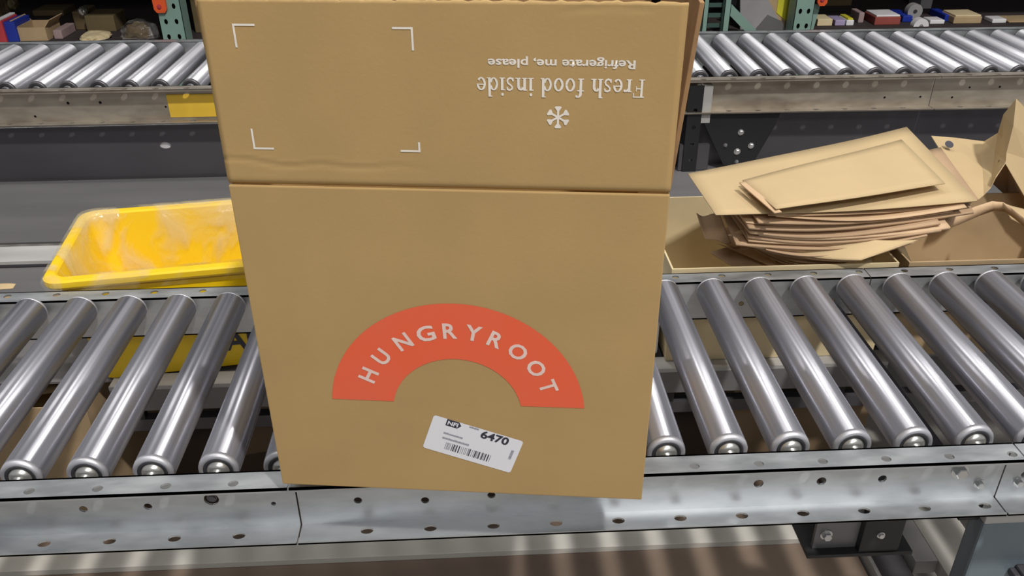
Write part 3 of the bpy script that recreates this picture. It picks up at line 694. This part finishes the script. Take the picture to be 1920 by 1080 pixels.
def beam2(p, q, wd, m, nm, parent=None, y0=0, dep=.004):
    d = q-p; n = Vector((-d.z, 0, d.x)).normalized()*wd/2; bm = bmesh.new(); D = Vector((0, dep, 0))
    vs_ = [bm.verts.new(v) for v in (p+n, q+n, q-n, p-n, p+n+D, q+n+D, q-n+D, p-n+D)]
    for f in ((0, 1, 2, 3), (7, 6, 5, 4), (0, 4, 5, 1), (1, 5, 6, 2), (2, 6, 7, 3), (3, 7, 4, 0)): bm.faces.new([vs_[i] for i in f])
    return obj(nm, bm, m, parent)
beam2(at_y(1533, 8, YR+.02), at_y(1515, 70, YR+.02), .022, 'teal', 'brace', rk)
beam2(at_y(1366, 14, YR+.03), at_y(1412, 62, YR+.03), .03, 'teal', 'brace', rk)
# goods on the rack
SZ = -.0645
def rack_box(u0, u1, v0, y, m, label, cat='box', nm='rack_box', d=.12, top=None, rz=0, open_=False):
    p, q = at_y(u0, v0, y), at_y(u1, v0, y); h = p.z
    if open_:
        return carton(nm, label, p.x, q.x, y, y+d, SZ, h, m, rz, (('l', .7), ('r', .7)), 0, cat, fl=.03)
    t = thing(nm, label, cat, ((p.x+q.x)/2, y+d/2, SZ), rz); hw = (q.x-p.x)/2
    boxo('body', -hw, hw, -d/2, d/2, 0, h-SZ, m, t, .003)
    if top: boxo('lid', -hw+.004, hw-.004, -d/2+.002, d/2-.002, h-SZ, h-SZ+.006, top, t, .002)
    return t
rack_box(-12, 2, 40, 2.32, 'red', 'red carton at the left edge of the rack shelf', top='white')
rack_box(4, 26, 42, 2.33, 'blue', 'blue bin standing left of the tan open carton on the rack', 'bin', 'blue_bin')
rack_box(31, 84, 52, 2.34, 'card_bg', 'tan open carton on the rack shelf beside the blue bin', open_=True)
rack_box(98, 114, 57, 2.36, 'pink', 'small mauve carton right of the tan open carton on the rack')
rack_box(134, 155, 22, 2.50, 'brown', 'tall narrow dark brown carton on the rack, left side')
rack_box(157, 212, 30, 2.46, 'olive', 'wide dark olive carton on the rack, left of the teal upright')
rack_box(60, 118, 20, 2.75, 'brown', 'dim dark carton deep on the rack behind the tan open carton')
rack_box(350, 385, -30, 2.42, 'olive', 'dark carton right of the slotted teal upright', d=.1)
rack_box(1370, 1386, -30, 2.45, 'black', 'black crate behind the slim teal frame on the rack', 'crate')
def blob(nm, label, cat, u0, u1, v0, v1, y, m, seed=0, d=.06, amp=.25, zbase=None):
    p, q = at_y(u0, v0, y), at_y(u1, v1, y); bm = bmesh.new(); bmesh.ops.create_icosphere(bm, subdivisions=3, radius=1)
    cz_ = (p.z+q.z)/2
    for v in bm.verts:
        k = 1+amp*noise(v.co+Vector((seed, 0, 0)), 2.2)+amp*.4*noise(v.co+Vector((0, seed, 0)), 6)
        v.co = Vector(((p.x+q.x)/2+v.co.x*k*(q.x-p.x)/2, y+v.co.y*k*d, max(SZ, cz_+v.co.z*k*(p.z-q.z)/2)))
    return tag(obj(nm, bm, m, None, False), label, cat)
blob('crumpled_bag', 'crumpled cream bag lying before the olive carton on the rack', 'bag', 148, 212, 60, 84, 2.38, 'cream', 1)
blob('clear_plastic_bag', 'glinting clear plastic bag beside the slotted teal upright', 'bag', 222, 302, 38, 84, 2.38, 'film_grey', 3)
blob('dark_bundle', 'dark bundle inside the glinting clear bag on the rack', 'bundle', 230, 296, 42, 84, 2.39, 'brown', 4, .04)
blob('foil_scrap', 'shiny foil scrap on top of the tall narrow carton', 'foil', 146, 166, 12, 30, 2.5, 'hub', 5, .02)
blob('yellow_pouch', 'dull yellow pouch high at the left edge of the rack', 'pouch', 14, 36, -4, 18, 2.55, 'olive', 6, .03)
blob('brown_sack', 'brown sack at the left edge of the rack below the yellow pouch', 'sack', -20, 30, -20, 50, 2.62, 'brown', 9, .05)
# right bay
t = thing('grey_sheet', 'leaning grey plastic panel between the slim frame and the tan panel on the rack', 'panel')
q = [at_y(u, v, 2.33) for u, v in ((1388, -40), (1420, -40), (1462, 40), (1475, 72), (1388, 72))]
def prism(nm, q, dep, m, parent=None):
    bm = bmesh.new(); f = [bm.verts.new(p) for p in q]; b_ = [bm.verts.new(p+Vector((0, dep, 0))) for p in q]; bm.faces.new(f); bm.faces.new(b_)
    for k in range(len(q)): bm.faces.new((f[k], f[(k+1) % len(q)], b_[(k+1) % len(q)], b_[k]))
    return obj(nm, bm, m, parent)
prism('sheet_face', q, .01, 'greybox', t); prism('sheet_fold', [at_y(u, v, 2.325) for u, v in ((1404, 70), (1440, 28), (1466, 40), (1486, 72))], .004, 'steel_mid', t)
t = thing('tan_panel', 'tan board with a yellow label leaning left of the wide teal upright', 'board')
prism('board_face', [at_y(u, v, 2.35) for u, v in ((1418, -40), (1500, -40), (1500, 72), (1478, 72))], .01, 'card_bg', t)
prism('yellow_label', [at_y(u, v, 2.348) for u, v in ((1462, -20), (1482, -20), (1477, 42), (1456, 24))], .0015, 'lime', t)
rack_box(1534, 1562, 36, 2.36, 'cream', 'cream carton just right of the wide teal upright', d=.08)
rack_box(1567, 1586, 38, 2.36, 'purple', 'lilac carton between the cream and the white cartons on the rack', d=.08)
rack_box(1588, 1602, 38, 2.36, 'white', 'small white carton next to the lilac one on the rack', d=.08, top='lime')
rack_box(1612, 1622, 24, 2.40, 'pink', 'thin mauve carton standing left of the maroon carton', d=.08)
rack_box(1642, 1690, 32, 2.36, 'maroon', 'maroon carton with white rolls on its top, right bay of the rack', top='white', d=.1)
rack_box(1694, 1712, 30, 2.40, 'blue', 'blue bin between the maroon carton and the white disc', 'bin', 'blue_bin')
rack_box(1773, 1788, 28, 2.40, 'blue', 'blue bin left of the flat tan carton at right', 'bin', 'blue_bin')
rack_box(1790, 1842, 32, 2.36, 'card_bg', 'flat tan carton right of the second blue bin', d=.1, top='cream')
rack_box(1745, 1772, 38, 2.36, 'white', 'low white carton left of the right blue bin', d=.06)
rack_box(1862, 1888, 36, 2.36, 'white', 'low white packet near the right edge of the rack', d=.06)
rack_box(1892, 1950, 40, 2.36, 'card_bg', 'low tan carton at the right edge of the rack', d=.1)
rack_box(1730, 1752, -10, 2.62, 'greybox', 'grey carton standing deep behind the dark roll', d=.1)
rack_box(1545, 1600, -10, 2.70, 'brown', 'dark carton deep in the rack right of the orange connector')
def roll(label, u, v, rpx, y, m, mh):
    p = at_y(u, v, y); r = rpx/F_PX*(p-CAM).dot(FWD); t = thing('tape_roll', label, 'roll', p)
    bm = bmesh.new(); n = 28; R_ = []
    for rr_, yy in ((r*.28, 0), (r, 0), (r, .03), (r*.28, .03)):
        R_.append([bm.verts.new((rr_*math.cos(2*PI*k/n), yy, rr_*math.sin(2*PI*k/n))) for k in range(n)])
    for i in range(4):
        a_, b_ = R_[i], R_[(i+1) % 4]
        for k in range(n): bm.faces.new((a_[k], a_[(k+1) % n], b_[(k+1) % n], b_[k]))
    obj('wound_tape', bm, m, t); bm = bmesh.new(); lathe(bm, [(r*.27, .002), (r*.27, .029)], 20); obj('core', bm, mh, t)
roll('grey tape roll on edge above the white one in the right bay', 1716, 22, 14, 2.42, 'greybox', 'dark')
roll('white tape roll on edge beside the maroon carton', 1727, 50, 14.5, 2.33, 'white', 'greybox')
